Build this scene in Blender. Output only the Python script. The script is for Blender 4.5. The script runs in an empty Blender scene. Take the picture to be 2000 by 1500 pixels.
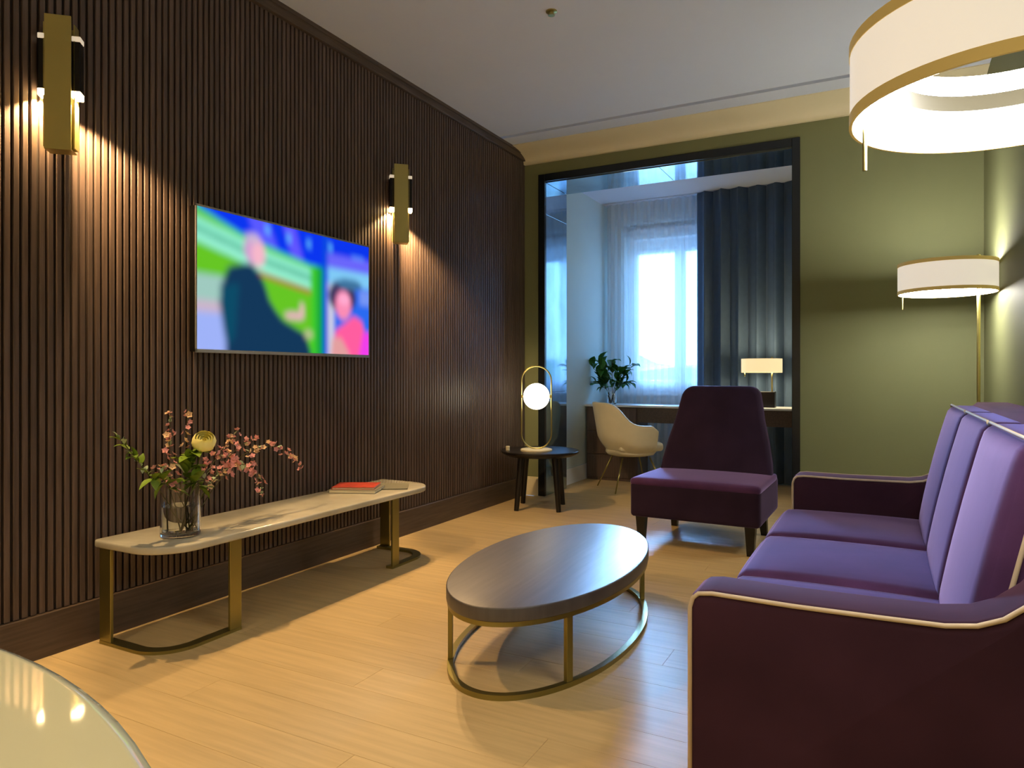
import bpy, bmesh, math, random
import numpy as np
from mathutils import Vector, Matrix
random.seed(7)
S = bpy.context.scene
C = S.collection
PI = math.pi

# ------------------------------------------------------------------ camera, world, exposure
cam_d = bpy.data.cameras.new('camera')
cam = bpy.data.objects.new('camera', cam_d); C.objects.link(cam)
cam.location = (2.78, 0.0, 1.06)
cam.rotation_euler = (PI/2, 0, math.radians(27.84))
cam_d.sensor_width = 36.0
cam_d.lens = 36.0*1373.0/2000.0
cam_d.shift_y = -20.0/2000.0
cam_d.clip_start = 0.02
S.camera = cam
S.view_settings.view_transform = 'Standard'
S.view_settings.look = 'None'
S.view_settings.gamma = 1.0
S.view_settings.exposure = 0.0
S.view_settings.use_curve_mapping = False
S.cycles.use_denoising = True
S.cycles.max_bounces = 10
S.cycles.transparent_max_bounces = 12
S.cycles.sample_clamp_indirect = 10.0

def lin(r, g, b):
    def f(c):
        c = c/255.0
        return c/12.92 if c <= 0.04045 else ((c+0.055)/1.055)**2.4
    return (f(r), f(g), f(b), 1.0)

W = bpy.data.worlds.new('sky'); S.world = W; W.use_nodes = True
nt = W.node_tree; bgn = nt.nodes['Background']
tc = nt.nodes.new('ShaderNodeTexCoord'); sep = nt.nodes.new('ShaderNodeSeparateXYZ')
rmp = nt.nodes.new('ShaderNodeValToRGB')
nt.links.new(tc.outputs['Generated'], sep.inputs[0]); nt.links.new(sep.outputs['Z'], rmp.inputs[0])
rmp.color_ramp.elements[0].position = 0.0; rmp.color_ramp.elements[0].color = (0.36, 0.68, 1.0, 1)
rmp.color_ramp.elements[1].position = 0.6; rmp.color_ramp.elements[1].color = (0.14, 0.42, 1.0, 1)
nt.links.new(rmp.outputs[0], bgn.inputs['Color'])
bgn.inputs['Strength'].default_value = 5.5

def light(name, kind, loc, energy, color, parent=None, rot=(0, 0, 0), **kw):
    d = bpy.data.lights.new(name, kind); d.energy = energy; d.color = color
    for k, v in kw.items(): setattr(d, k, v)
    o = bpy.data.objects.new(name, d); C.objects.link(o)
    o.location = loc; o.rotation_euler = rot
    if parent: o.parent = parent
    return o

# the bright patch of sky facing the alcove window, as a very wide soft sun
_d = Vector((1.45, -4.8, -0.72)).normalized()
sun = light('sun', 'SUN', (0.0, 12.0, 4.0), 48.0, (0.28, 0.54, 1.0), angle=math.radians(26))
sun.rotation_euler = _d.to_track_quat('-Z', 'Y').to_euler()

# ------------------------------------------------------------------ materials
def mat(name, color, rough=0.5, metal=0.0, noise=0.0, scale=(1, 1, 1), nscale=8.0, bump=0.0, spec=0.5,
        sheen=0.0, sheen_tint=None, rand=0.0, coat=0.0, emis=None, estr=0.0, trans=0.0, ior=1.45, detail=4.0):
    m = bpy.data.materials.new(name); m.use_nodes = True
    t = m.node_tree; p = t.nodes['Principled BSDF']
    p.inputs['Base Color'].default_value = color
    p.inputs['Roughness'].default_value = rough
    p.inputs['Metallic'].default_value = metal
    p.inputs['Specular IOR Level'].default_value = spec
    p.inputs['IOR'].default_value = ior
    p.inputs['Sheen Weight'].default_value = sheen
    if sheen_tint: p.inputs['Sheen Tint'].default_value = sheen_tint; p.inputs['Sheen Roughness'].default_value = 0.35
    p.inputs['Coat Weight'].default_value = coat
    p.inputs['Transmission Weight'].default_value = trans
    if emis: p.inputs['Emission Color'].default_value = emis; p.inputs['Emission Strength'].default_value = estr
    if noise > 0 or bump > 0 or rand > 0:
        co = t.nodes.new('ShaderNodeTexCoord'); mp = t.nodes.new('ShaderNodeMapping')
        mp.inputs['Scale'].default_value = scale
        t.links.new(co.outputs['Object'], mp.inputs['Vector'])
        vec = mp.outputs['Vector']
        if rand > 0:
            oi = t.nodes.new('ShaderNodeObjectInfo'); va = t.nodes.new('ShaderNodeVectorMath'); va.operation = 'ADD'
            mul = t.nodes.new('ShaderNodeMath'); mul.operation = 'MULTIPLY'; mul.inputs[1].default_value = 37.0
            t.links.new(oi.outputs['Random'], mul.inputs[0])
            t.links.new(mp.outputs['Vector'], va.inputs[0]); t.links.new(mul.outputs[0], va.inputs[1])
            vec = va.outputs['Vector']
        n = t.nodes.new('ShaderNodeTexNoise'); n.inputs['Scale'].default_value = nscale; n.inputs['Detail'].default_value = detail
        t.links.new(vec, n.inputs['Vector'])
        mr = t.nodes.new('ShaderNodeMapRange')
        mr.inputs['From Min'].default_value = 0.3; mr.inputs['From Max'].default_value = 0.7
        mr.inputs['To Min'].default_value = 1-noise; mr.inputs['To Max'].default_value = 1+noise
        t.links.new(n.outputs['Fac'], mr.inputs['Value'])
        val = mr.outputs['Result']
        if rand > 0:
            r2 = t.nodes.new('ShaderNodeMapRange'); r2.inputs['To Min'].default_value = 1-rand; r2.inputs['To Max'].default_value = 1+rand
            t.links.new(oi.outputs['Random'], r2.inputs['Value'])
            mm = t.nodes.new('ShaderNodeMath'); mm.operation = 'MULTIPLY'
            t.links.new(val, mm.inputs[0]); t.links.new(r2.outputs['Result'], mm.inputs[1]); val = mm.outputs[0]
        vm = t.nodes.new('ShaderNodeVectorMath'); vm.operation = 'SCALE'
        vm.inputs[0].default_value = color[:3]
        t.links.new(val, vm.inputs['Scale']); t.links.new(vm.outputs['Vector'], p.inputs['Base Color'])
        if bump > 0:
            b = t.nodes.new('ShaderNodeBump'); b.inputs['Strength'].default_value = bump; b.inputs['Distance'].default_value = 0.004
            t.links.new(n.outputs['Fac'], b.inputs['Height']); t.links.new(b.outputs['Normal'], p.inputs['Normal'])
    return m

def emit(name, color, strength):
    m = bpy.data.materials.new(name); m.use_nodes = True
    t = m.node_tree; t.nodes.clear()
    e = t.nodes.new('ShaderNodeEmission'); o = t.nodes.new('ShaderNodeOutputMaterial')
    e.inputs['Color'].default_value = color; e.inputs['Strength'].default_value = strength
    t.links.new(e.outputs[0], o.inputs[0]); return m

WOOD = mat('dark_wood', lin(90, 75, 68), 0.42, noise=0.25, scale=(12, 12, 0.7), nscale=6, bump=0.15, rand=0.12, spec=0.5)
WOODH = mat('dark_wood_horizontal', lin(82, 68, 58), 0.42, noise=0.25, scale=(12, 0.7, 12), nscale=6, bump=0.1)
WALLB = mat('slat_backing', lin(40, 30, 22), 0.8)
GREEN = mat('green_paint', lin(124, 127, 90), 0.6, noise=0.02, nscale=3, spec=0.3)
ALCG = mat('pale_alcove_wall', lin(196, 212, 210), 0.6, noise=0.02, nscale=3, spec=0.3)  # paler and bluer than the green of the main room
CEIL = mat('ceiling_paint', lin(204, 211, 224), 0.7, noise=0.01, nscale=3, spec=0.2)
CREAM = mat('cream_paint', lin(226, 214, 178), 0.6, spec=0.3)
OAK = mat('oak_planks', lin(198, 172, 124), 0.44, noise=0.10, scale=(0.9, 14, 1), nscale=3.0, bump=0.04, rand=0.05, spec=0.4)
JOINT = mat('plank_joint', lin(140, 108, 70), 0.8)
STONE = mat('smoked_mirror', (0.30, 0.42, 0.52, 1), 0.07, metal=0.92, noise=0.25, nscale=2.5, bump=0.0, detail=6)
FRAME = mat('black_frame', lin(20, 26, 30), 0.25, spec=0.6)
BRASS = mat('brass', lin(190, 176, 110), 0.32, metal=1.0, noise=0.05, nscale=5)
BRASSP = mat('satin_brass', lin(180, 168, 104), 0.42, metal=0.85, noise=0.04, nscale=5)
BRONZE = mat('bronze', lin(150, 140, 84), 0.35, metal=0.9, noise=0.06, nscale=6)
DARKM = mat('dark_metal', lin(28, 26, 24), 0.4, metal=0.6)
PURPLE = mat('lit_purple_velvet', (0.085, 0.034, 0.105, 1), 0.85, noise=0.22, nscale=5, bump=0.12, sheen=0.9,
             sheen_tint=(0.62, 0.48, 1.0, 1), spec=0.15)  # blue window light on the cushions put into the sheen tint
PURPLE2 = mat('shaded_purple_velvet', (0.050, 0.020, 0.036, 1), 0.85, noise=0.25, nscale=4, bump=0.12, sheen=0.35,
              sheen_tint=(0.8, 0.4, 0.7, 1), spec=0.15)  # darker copy of the sofa velvet, shade on arms and frame put into the colour
PURPLE3 = mat('shaded_chair_velvet', (0.030, 0.016, 0.036, 1), 0.85, noise=0.2, nscale=4, bump=0.12, sheen=0.3, sheen_tint=(0.6, 0.45, 1.0, 1), spec=0.15)  # chair velvet with the shade on front and back put into the colour
PIPE = mat('cream_piping', lin(214, 194, 164), 0.6)
BLACKW = mat('black_wood', lin(26, 22, 20), 0.3, noise=0.1, scale=(1, 6, 1), nscale=6)
TABLEW = mat('table_wood', lin(80, 74, 72), 0.42, noise=0.18, scale=(10, 0.8, 1), nscale=5, bump=0.03, spec=0.9)
MARBLE = mat('marble', lin(190, 185, 166), 0.12, noise=0.24, nscale=3.5, detail=9, spec=0.6)
LACQ = mat('white_lacquer', lin(214, 206, 166), 0.04, spec=0.6, coat=0.5)
SHELL = mat('cream_leather', lin(210, 200, 168), 0.5, noise=0.03, nscale=10)
GLASS = mat('clear_glass', (1, 1, 1, 1), 0.0, trans=1.0, ior=1.45)
WATER = mat('water', (0.93, 0.97, 0.95, 1), 0.0, trans=1.0, ior=1.33)
WHITEP = mat('white_frame_paint', lin(226, 230, 232), 0.45)
DRAPE = mat('blue_grey_drape', lin(78, 100, 126), 0.8, sheen=0.4, sheen_tint=(0.6, 0.75, 1, 1), noise=0.05, nscale=20)
PLASTIC = mat('silver_plastic', lin(150, 150, 152), 0.35, metal=0.5)
ROSE = mat('yellow_petal', lin(255, 248, 165), 0.6)
PINKB = mat('pink_petal', lin(226, 162, 164), 0.6)
PALEB = mat('pale_petal', lin(232, 198, 160), 0.6)
LEAF = mat('leaf_green', lin(110, 138, 38), 0.5, noise=0.25, nscale=9, rand=0.2)
LEAFD = mat('dark_leaf_green', lin(48, 112, 44), 0.45, noise=0.2, nscale=9, rand=0.25)
SILVERL = mat('silver_leaf', lin(166, 186, 150), 0.6)
STEM = mat('stem_green', lin(72, 70, 36), 0.7)
PAPER = mat('paper', lin(224, 216, 190), 0.8)
REDC = mat('red_cover', lin(186, 70, 52), 0.35, noise=0.3, nscale=30)
GREYC = mat('grey_cover', lin(130, 128, 110), 0.35)
CHROME = mat('chrome', (0.8, 0.8, 0.82, 1), 0.12, metal=1.0)
HILL = mat('far_greenery', lin(120, 150, 96), 0.9, noise=0.4, nscale=0.6)

def fabric_glow(name, color, estr, ecol):
    return mat(name, color, 0.8, emis=ecol, estr=estr, noise=0.0)
SHADE = fabric_glow('lit_shade_fabric', lin(225, 222, 212), 0.62, lin(255, 242, 222))
SHADEIN = emit('lit_lining', (1.0, 0.95, 0.86, 1), 42.0)
DIFFSM = emit('warm_led', (1.0, 0.70, 0.34, 1), 30.0)
GLOBE = emit('glowing_globe', (1.0, 0.86, 0.62, 1), 9.0)
TRIMB = mat('glowing_brass_trim', lin(206, 182, 112), 0.5, metal=0.2, emis=lin(214, 180, 100), estr=0.22)  # brass with a faint lamp glow put into the material
TRIMI = mat('inner_ring_brass', (0.030, 0.024, 0.0075, 1), 0.5, metal=0.1)
FILLL = emit('fill_lamp_lens', (1.0, 0.80, 0.56, 1), 30.0)  # glow for the added fill lamps behind the camera

def sheer_mat():
    m = bpy.data.materials.new('sheer_voile'); m.use_nodes = True
    t = m.node_tree; t.nodes.clear()
    o = t.nodes.new('ShaderNodeOutputMaterial'); a = t.nodes.new('ShaderNodeBsdfTransparent'); b = t.nodes.new('ShaderNodeBsdfTranslucent')
    d = t.nodes.new('ShaderNodeBsdfDiffuse'); m1 = t.nodes.new('ShaderNodeMixShader'); m2 = t.nodes.new('ShaderNodeMixShader')
    b.inputs[0].default_value = (0.88, 0.92, 0.97, 1); d.inputs[0].default_value = (0.88, 0.92, 0.97, 1)
    m1.inputs[0].default_value = 0.70
    t.links.new(b.outputs[0], m1.inputs[1]); t.links.new(d.outputs[0], m1.inputs[2])
    m2.inputs[0].default_value = 0.55
    t.links.new(a.outputs[0], m2.inputs[1]); t.links.new(m1.outputs[0], m2.inputs[2])
    t.links.new(m2.outputs[0], o.inputs[0]); return m
SHEER = sheer_mat()
def thin_glass():
    m = bpy.data.materials.new('window_glass'); m.use_nodes = True
    t = m.node_tree; t.nodes.clear()
    o = t.nodes.new('ShaderNodeOutputMaterial'); a = t.nodes.new('ShaderNodeBsdfTransparent'); g = t.nodes.new('ShaderNodeBsdfGlossy')
    g.inputs['Roughness'].default_value = 0.02; fr = t.nodes.new('ShaderNodeFresnel'); fr.inputs['IOR'].default_value = 1.45
    a.inputs[0].default_value = (0.94, 0.97, 0.97, 1)
    mx = t.nodes.new('ShaderNodeMixShader'); t.links.new(fr.outputs[0], mx.inputs[0])
    t.links.new(a.outputs[0], mx.inputs[1]); t.links.new(g.outputs[0], mx.inputs[2]); t.links.new(mx.outputs[0], o.inputs[0]); return m
PANE = thin_glass()

# ------------------------------------------------------------------ mesh helpers
class MB:
    def __init__(self): self.v = []; self.f = []
    def add(self, vs, fs):
        n = len(self.v); self.v += [tuple(p) for p in vs]; self.f += [tuple(i+n for i in q) for q in fs]; return self
    def box(self, x0, x1, y0, y1, z0, z1, r=0.0, seg=2):
        if r <= 0:
            vs = [(x, y, z) for z in (z0, z1) for y in (y0, y1) for x in (x0, x1)]
            return self.add(vs, [(0, 2, 3, 1), (4, 5, 7, 6), (0, 1, 5, 4), (2, 6, 7, 3), (0, 4, 6, 2), (1, 3, 7, 5)])
        bm = bmesh.new(); bmesh.ops.create_cube(bm, size=1.0)
        for v in bm.verts:
            v.co = ((x0+x1)/2+v.co.x*(x1-x0), (y0+y1)/2+v.co.y*(y1-y0), (z0+z1)/2+v.co.z*(z1-z0))
        bmesh.ops.bevel(bm, geom=bm.edges[:], offset=r, segments=seg, profile=0.5, affect='EDGES')
        return self.bm(bm)
    def bm(self, bm):
        bm.verts.index_update()
        self.add([v.co[:] for v in bm.verts], [[v.index for v in f.verts] for f in bm.faces]); bm.free(); return self
    def tube(self, pts, r, n=8, closed=False, cap=True):
        pts = [Vector(p) for p in pts]; m = len(pts)
        rs = r if isinstance(r, (list, tuple)) else [r]*m
        rings = []; up = None
        for i, p in enumerate(pts):
            if closed: tn = pts[(i+1) % m]-pts[i-1]
            else: tn = pts[min(i+1, m-1)]-pts[max(i-1, 0)]
            tn.normalize()
            if up is None: up = Vector((0, 0, 1)) if abs(tn.z) < 0.9 else Vector((1, 0, 0))
            a = tn.cross(up)
            if a.length < 1e-4: a = tn.orthogonal()
            a.normalize(); b = a.cross(tn).normalized(); up = b
            rings.append([p+(a*math.cos(2*PI*k/n)+b*math.sin(2*PI*k/n))*rs[i] for k in range(n)])
        vs = [q for rg in rings for q in rg]; fs = []
        for i in range(m if closed else m-1):
            j = (i+1) % m
            for k in range(n): fs.append((i*n+k, i*n+(k+1) % n, j*n+(k+1) % n, j*n+k))
        if not closed and cap: fs.append(tuple(range(n))[::-1]); fs.append(tuple((m-1)*n+k for k in range(n)))
        return self.add(vs, fs)
    def lathe(self, prof, c=(0, 0, 0), n=32, sx=1.0, sy=1.0, closed=False):
        vs = []; fs = []; m = len(prof)
        for (r, z) in prof:
            for k in range(n):
                a = 2*PI*k/n; vs.append((c[0]+r*sx*math.cos(a), c[1]+r*sy*math.sin(a), c[2]+z))
        for i in range(m if closed else m-1):
            j = (i+1) % m
            for k in range(n): fs.append((i*n+k, i*n+(k+1) % n, j*n+(k+1) % n, j*n+k))
        if not closed:
            if prof[0][0] > 1e-6: fs.append(tuple(range(n))[::-1])
            if prof[-1][0] > 1e-6: fs.append(tuple((m-1)*n+k for k in range(n)))
        return self.add(vs, fs)
    def prism(self, poly, z0, z1, r=0.0, axis='z', seg=3):
        bm = bmesh.new(); n = len(poly)
        def P(a, b, h):
            return (a, b, h) if axis == 'z' else ((a, h, b) if axis == 'y' else (h, a, b))
        lo = [bm.verts.new(P(a, b, z0)) for a, b in poly]; hi = [bm.verts.new(P(a, b, z1)) for a, b in poly]
        bm.faces.new(lo[::-1]); bm.faces.new(hi)
        for i in range(n): bm.faces.new((lo[i], lo[(i+1) % n], hi[(i+1) % n], hi[i]))
        bmesh.ops.recalc_face_normals(bm, faces=bm.faces[:])
        if r > 0:
            es = [e for e in bm.edges if (e.verts[0] in lo and e.verts[1] in lo) or (e.verts[0] in hi and e.verts[1] in hi)]
            bmesh.ops.bevel(bm, geom=es, offset=r, segments=seg, profile=0.5, affect='EDGES')
        return self.bm(bm)
    def soft(self, sx, sy, sz, r, n=10, bulge=(0, 0, 0), c=(0, 0, 0), fn=None):
        """rounded cushion block; bulge pushes the faces out towards their centres"""
        hx, hy, hz = sx/2, sy/2, sz/2
        bm = bmesh.new(); bmesh.ops.create_cube(bm, size=2.0)
        bmesh.ops.subdivide_edges(bm, edges=bm.edges[:], cuts=n, use_grid_fill=True)
        for v in bm.verts:
            q = []
            for t in v.co:   # crowd the grid towards the edges so that the corners read round
                q.append(math.copysign(abs(math.sin(t*PI/2))**0.75, t) if abs(t) < 1 else t)
            x, y, z = q[0]*hx, q[1]*hy, q[2]*hz
            cx = max(-hx+r, min(hx-r, x)); cy = max(-hy+r, min(hy-r, y)); cz = max(-hz+r, min(hz-r, z))
            d = Vector((x-cx, y-cy, z-cz))
            if d.length > 1e-7: d = d.normalized()*r
            x2, y2, z2 = cx+d.x, cy+d.y, cz+d.z
            ux, uy, uz = x/hx, y/hy, z/hz
            x2 += bulge[0]*ux*(1-uy*uy)**0.6*(1-uz*uz)**0.6
            y2 += bulge[1]*uy*(1-ux*ux)**0.6*(1-uz*uz)**0.6
            z2 += bulge[2]*uz*(1-ux*ux)**0.6*(1-uy*uy)**0.6
            p = (x2, y2, z2)
            if fn: p = fn(*p)
            v.co = (p[0]+c[0], p[1]+c[1], p[2]+c[2])
        return self.bm(bm)
    def sphere(self, c, r, u=16, v=10, s=(1, 1, 1)):
        bm = bmesh.new(); bmesh.ops.create_uvsphere(bm, u_segments=u, v_segments=v, radius=r)
        for w in bm.verts: w.co = (c[0]+w.co.x*s[0], c[1]+w.co.y*s[1], c[2]+w.co.z*s[2])
        return self.bm(bm)
    def build(self, name, m, parent=None, smooth=False, angle=None):
        me = bpy.data.meshes.new(name); me.from_pydata(self.v, [], self.f); me.update()
        bm = bmesh.new(); bm.from_mesh(me); bmesh.ops.recalc_face_normals(bm, faces=bm.faces[:]); bm.to_mesh(me); bm.free()
        if m: me.materials.append(m)
        if smooth:
            me.shade_smooth()
            if angle: me.set_sharp_from_angle(angle=math.radians(angle))
        o = bpy.data.objects.new(name, me); C.objects.link(o)
        if parent: o.parent = parent
        return o

def thing(name, label, cat, loc=(0, 0, 0), rz=0.0, group=None):
    o = bpy.data.objects.new(name, None); C.objects.link(o); o.empty_display_size = 0.05
    o.location = loc; o.rotation_euler = (0, 0, rz); o['label'] = label; o['category'] = cat
    if group: o['group'] = group
    return o
def tag(o, label, cat, group=None):
    o['label'] = label; o['category'] = cat
    if group: o['group'] = group
    return o
def struct(o, label=None, cat='structure'):
    o['kind'] = 'structure'
    if label: o['label'] = label; o['category'] = cat
    return o
def dup(root, loc, label=None, rz=None):
    r = root.copy(); C.objects.link(r); r.location = loc
    if label: r['label'] = label
    if rz is not None: r.rotation_euler = (0, 0, rz)
    for ch in list(root.children):
        c = ch.copy(); C.objects.link(c); c.parent = r
        for g in list(ch.children):
            d = g.copy(); C.objects.link(d); d.parent = c
    return r

# ------------------------------------------------------------------ room shell
YB, YF, XR, H = 5.51, -2.6, 3.363, 2.98       # back wall, rear end, right wall, ceiling
PX0, PX1, PY1, PZ = 0.195, 2.189, 5.975, 2.715  # portal opening, its depth and soffit
AX0, AX1, AY1, AZ = 0.11, 2.34, 7.30, 2.875     # alcove

fl = struct(MB().box(-0.02, XR+0.02, YF, AY1, -0.06, -0.014).build('floor', JOINT), 'pale oak plank floor', 'floor')
PW = 0.165
pl_mesh = {}
row = 0; y = YF
while y < AY1-0.01:
    y1 = min(y+PW, AY1)
    xa, xb = (0.0, XR) if y < YB-0.05 else (AX0-0.0, AX1)
    L = 1.9; x = xa-(row*0.73 % L)
    while x < xb:
        x0 = max(x, xa); x1 = min(x+L, xb)
        if x1-x0 > 0.004:
            key = (round(x1-x0, 3), round(y1-y, 3))
            if key not in pl_mesh:
                o = MB().box(0, x1-x0-0.0008, 0, y1-y-0.0008, -0.014, 0, 0.0005, 1).build('plank', OAK, fl)
                pl_mesh[key] = o.data
            else:
                o = bpy.data.objects.new('plank', pl_mesh[key]); C.objects.link(o); o.parent = fl
            o.location = (x0, y, 0)
        x += L
    y = y1; row += 1

# left wall: backing with slats
wl = struct(MB().box(-0.12, -0.011, YF, YB, 0, H).build('wall_left', WALLB), 'dark wall clad in vertical wooden slats', 'wall')
sl = None; k = 0; y = 1.385-0.03*int((1.385-(-0.55))/0.03)
ys = []
while y < YB-0.006: ys.append(y); y += 0.030
for y in ys:
    if sl is None:
        sl = MB().box(-0.014, 0.0, -0.0100, 0.0100, 0.165, 2.92, 0.002, 1).build('slat', WOOD, wl); o = sl
    else:
        o = bpy.data.objects.new('slat', sl.data); C.objects.link(o); o.parent = wl
    o.location = (0, y, 0)
struct(MB().box(-0.014, 0.012, YF, YB, 0, 0.163, 0.002, 1).build('baseboard_left', WOODH), 'tall dark wood baseboard below the slats', 'baseboard')
struct(MB().box(-0.014, 0.022, YF, YB, 2.912, 2.965, 0.002, 1).box(-0.014, 0.030, YF, YB, 2.958, H).build('trim_1', WOODH), 'dark wood trim along the top of the slatted wall', 'trim')

# ceiling with a linear slot near the back wall
ce = MB().box(-0.12, XR+0.12, YF, 4.995, H, H+0.12).box(-0.12, XR+0.12, 5.045, YB+0.02, H, H+0.12).box(-0.12, XR+0.12, 4.99, 5.05, H+0.04, H+0.12)
struct(ce.build('ceiling', CEIL), 'plain white ceiling', 'ceiling')
# cove moulding along the back wall
prof = [(YB, 2.885), (YB, H), (5.22, H), (5.22, H-0.006)]
for i in range(9):
    a = i/8*PI/2
    prof.append((5.22+0.262*math.sin(a), H-0.006-0.079*(1-math.cos(a))))
prof.append((5.482, 2.885))
struct(MB().prism(prof, 0.0, XR, axis='x').build('trim_2', CREAM, smooth=True, angle=35), 'cream cove moulding above the green wall', 'trim')

# back wall
wb = MB().box(-0.12, 0.132, YB, YB+0.12, 0, H).box(2.245, XR+0.12, YB, YB+0.12, 0, H).box(0.132, 2.245, YB, YB+0.12, 2.785, H)
struct(wb.build('wall_back', GREEN), 'olive green wall around the alcove opening', 'wall')
struct(MB().box(0.012, 0.132, YB-0.018, YB, 0, 0.150, 0.004).box(2.245, XR, YB-0.018, YB, 0, 0.150, 0.004).box(0.012, 0.132, YB-0.010, YB, 0.15, 0.163, 0.003).box(2.245, XR, YB-0.010, YB, 0.15, 0.163, 0.003).build('baseboard_back', CREAM), 'cream baseboard under the green wall', 'baseboard')
struct(MB().box(XR, XR+0.12, YF, YB, 0, H).build('wall_right', GREEN), 'olive green wall behind the sofa', 'wall')
struct(MB().box(XR-0.018, XR, YF, YB-0.018, 0, 0.150, 0.004).build('baseboard_right', CREAM), 'cream baseboard behind the sofa', 'baseboard')
struct(MB().box(-0.12, XR+0.12, YF-0.12, YF, 0, H).build('wall_rear', CREAM), 'cream wall behind the viewer', 'wall')

# portal lined with smoked mirror
pt = MB().box(0.132, PX0, YB-0.012, YB+0.02, 0, 2.785, 0.003, 1).box(PX1, 2.245, YB-0.012, YB+0.02, 0, 2.785, 0.003, 1)
pt.box(PX0, PX1, YB-0.012, YB+0.02, 2.722, 2.785, 0.003, 1)
pf = struct(pt.build('trim_3', FRAME), 'black metal frame of the alcove opening lined with smoked mirror', 'trim')
pc = MB().box(0.02, PX0-0.012, YB+0.02, PY1-0.006, 0, 2.9).box(PX1+0.012, 2.40, YB+0.02, PY1-0.006, 0, 2.9).box(0.02, 2.40, YB+0.02, PY1-0.006, PZ+0.012, AZ+0.02)
pc.build('portal_core', FRAME, pf)
for (z0, z1) in ((0.0, 0.90), (0.90, 2.44), (2.44, PZ)):
    for X0, X1 in ((PX0-0.012, PX0), (PX1, PX1+0.012)):
        MB().box(X0, X1, YB+0.021, PY1, z0+0.0015, z1-0.0015, 0.001, 1).build('mirror_panel', STONE, pf)
for X0, X1 in ((PX0, PX0+0.997), (PX0+0.997, PX1)):
    MB().box(X0+0.0015, X1-0.0015, YB+0.021, PY1, PZ, PZ+0.012, 0.001, 1).build('mirror_panel', STONE, pf)

# alcove shell
struct(MB().box(-0.03, AX0, YB+0.3, AY1+0.3, 0, 3.0).build('wall_alcove_left', ALCG), 'pale wall on the left of the window alcove', 'wall')
struct(MB().box(AX1, AX1+0.12, YB+0.3, AY1+0.3, 0, 3.0).build('wall_alcove_right', ALCG), 'pale wall on the right of the window alcove', 'wall')
struct(MB().box(-0.03, AX1+0.12, PY1-0.1, 7.10, AZ, 3.0).box(-0.03, AX1+0.12, 7.125, AY1+0.3, AZ, 3.0).box(-0.03, AX1+0.12, 7.09, 7.13, AZ+0.03, 3.0).build('ceiling_alcove', CEIL), 'white ceiling of the window alcove', 'ceiling')
struct(MB().box(AX0, AX0+0.015, PY1, AY1, 0, 0.150, 0.003).build('baseboard_alcove', WHITEP), 'pale baseboard in the alcove beside the desk', 'baseboard')
WX0, WX1, WZ0, WZ1 = 0.30, 1.95, 0.86, 2.67
struct(MB().box(-0.03, WX0, AY1, AY1+0.30, 0, 3.0).box(WX1, AX1+0.12, AY1, AY1+0.30, 0, 3.0).box(WX0, WX1, AY1, AY1+0.30, 0, WZ0).box(WX0, WX1, AY1, AY1+0.30, WZ1, 3.0).build('wall_window', ALCG), 'wall around the alcove window', 'wall')
# window: frame, stiles, panes, roller box
wy = AY1+0.14
w = struct(MB().box(WX0, WX0+0.05, wy, wy+0.07, WZ0, WZ1, 0.004, 1).box(WX1-0.05, WX1, wy, wy+0.07, WZ0, WZ1, 0.004, 1)
           .box(WX0+0.05, WX1-0.05, wy, wy+0.07, WZ0, WZ0+0.06, 0.004, 1).box(WX0+0.05, WX1-0.05, wy, wy+0.07, 2.42, WZ1, 0.004, 1).build('window_1', WHITEP),
           'white framed three-sash window behind the sheer curtain', 'window')
sw = (WX1-WX0-0.1)/3
for i in range(3):
    x0 = WX0+0.05+i*sw; x1 = x0+sw
    MB().box(x0+.004, x0+0.055, wy+.01, wy+0.06, WZ0+0.06, 2.42, 0.004, 1).box(x1-0.055, x1-.004, wy+.01, wy+0.06, WZ0+0.06, 2.42, 0.004, 1) \
        .box(x0+0.055, x1-0.055, wy+.01, wy+0.06, WZ0+0.06, WZ0+0.13, 0.004, 1).box(x0+0.055, x1-0.055, wy+.01, wy+0.06, 2.36, 2.42, 0.004, 1).build('sash', WHITEP, w)
    MB().box(x0+0.055, x1-0.055, wy+0.03, wy+0.036, WZ0+0.13, 2.36).build('pane', PANE, w)
MB().box(WX0, WX1, AY1+0.0, wy, 0.83, WZ0).box(WX0-.03, WX1+.03, AY1-0.03, AY1, 0.83, WZ0, .004, 1).build('window_sill', WHITEP, w)
MB().box(WX0+0.05, WX1-0.05, wy-0.09, wy-0.002, 2.50, 2.62, 0.01, 2).build('roller_blind_box', WHITEP, w)

# outside: hedge tops and far hill seen through the window
hm = MB(); n = 40
vs = []; fs = []
for i in range(n+1):
    x = -60+i*3.2
    hgt = 3.2+2.2*math.sin(x*0.11)+0.9*math.sin(x*0.37+1)
    vs += [(x, 60, -8), (x, 66, hgt*0.75), (x, 74, hgt), (x, 95, hgt+1)]
for i in range(n):
    for j in range(3): a = i*4+j; fs.append((a, a+4, a+5, a+1))
hm.add(vs, fs)
struct(hm.build('far_hills', HILL, smooth=True), 'green hills far beyond the window', 'hill')

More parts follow.
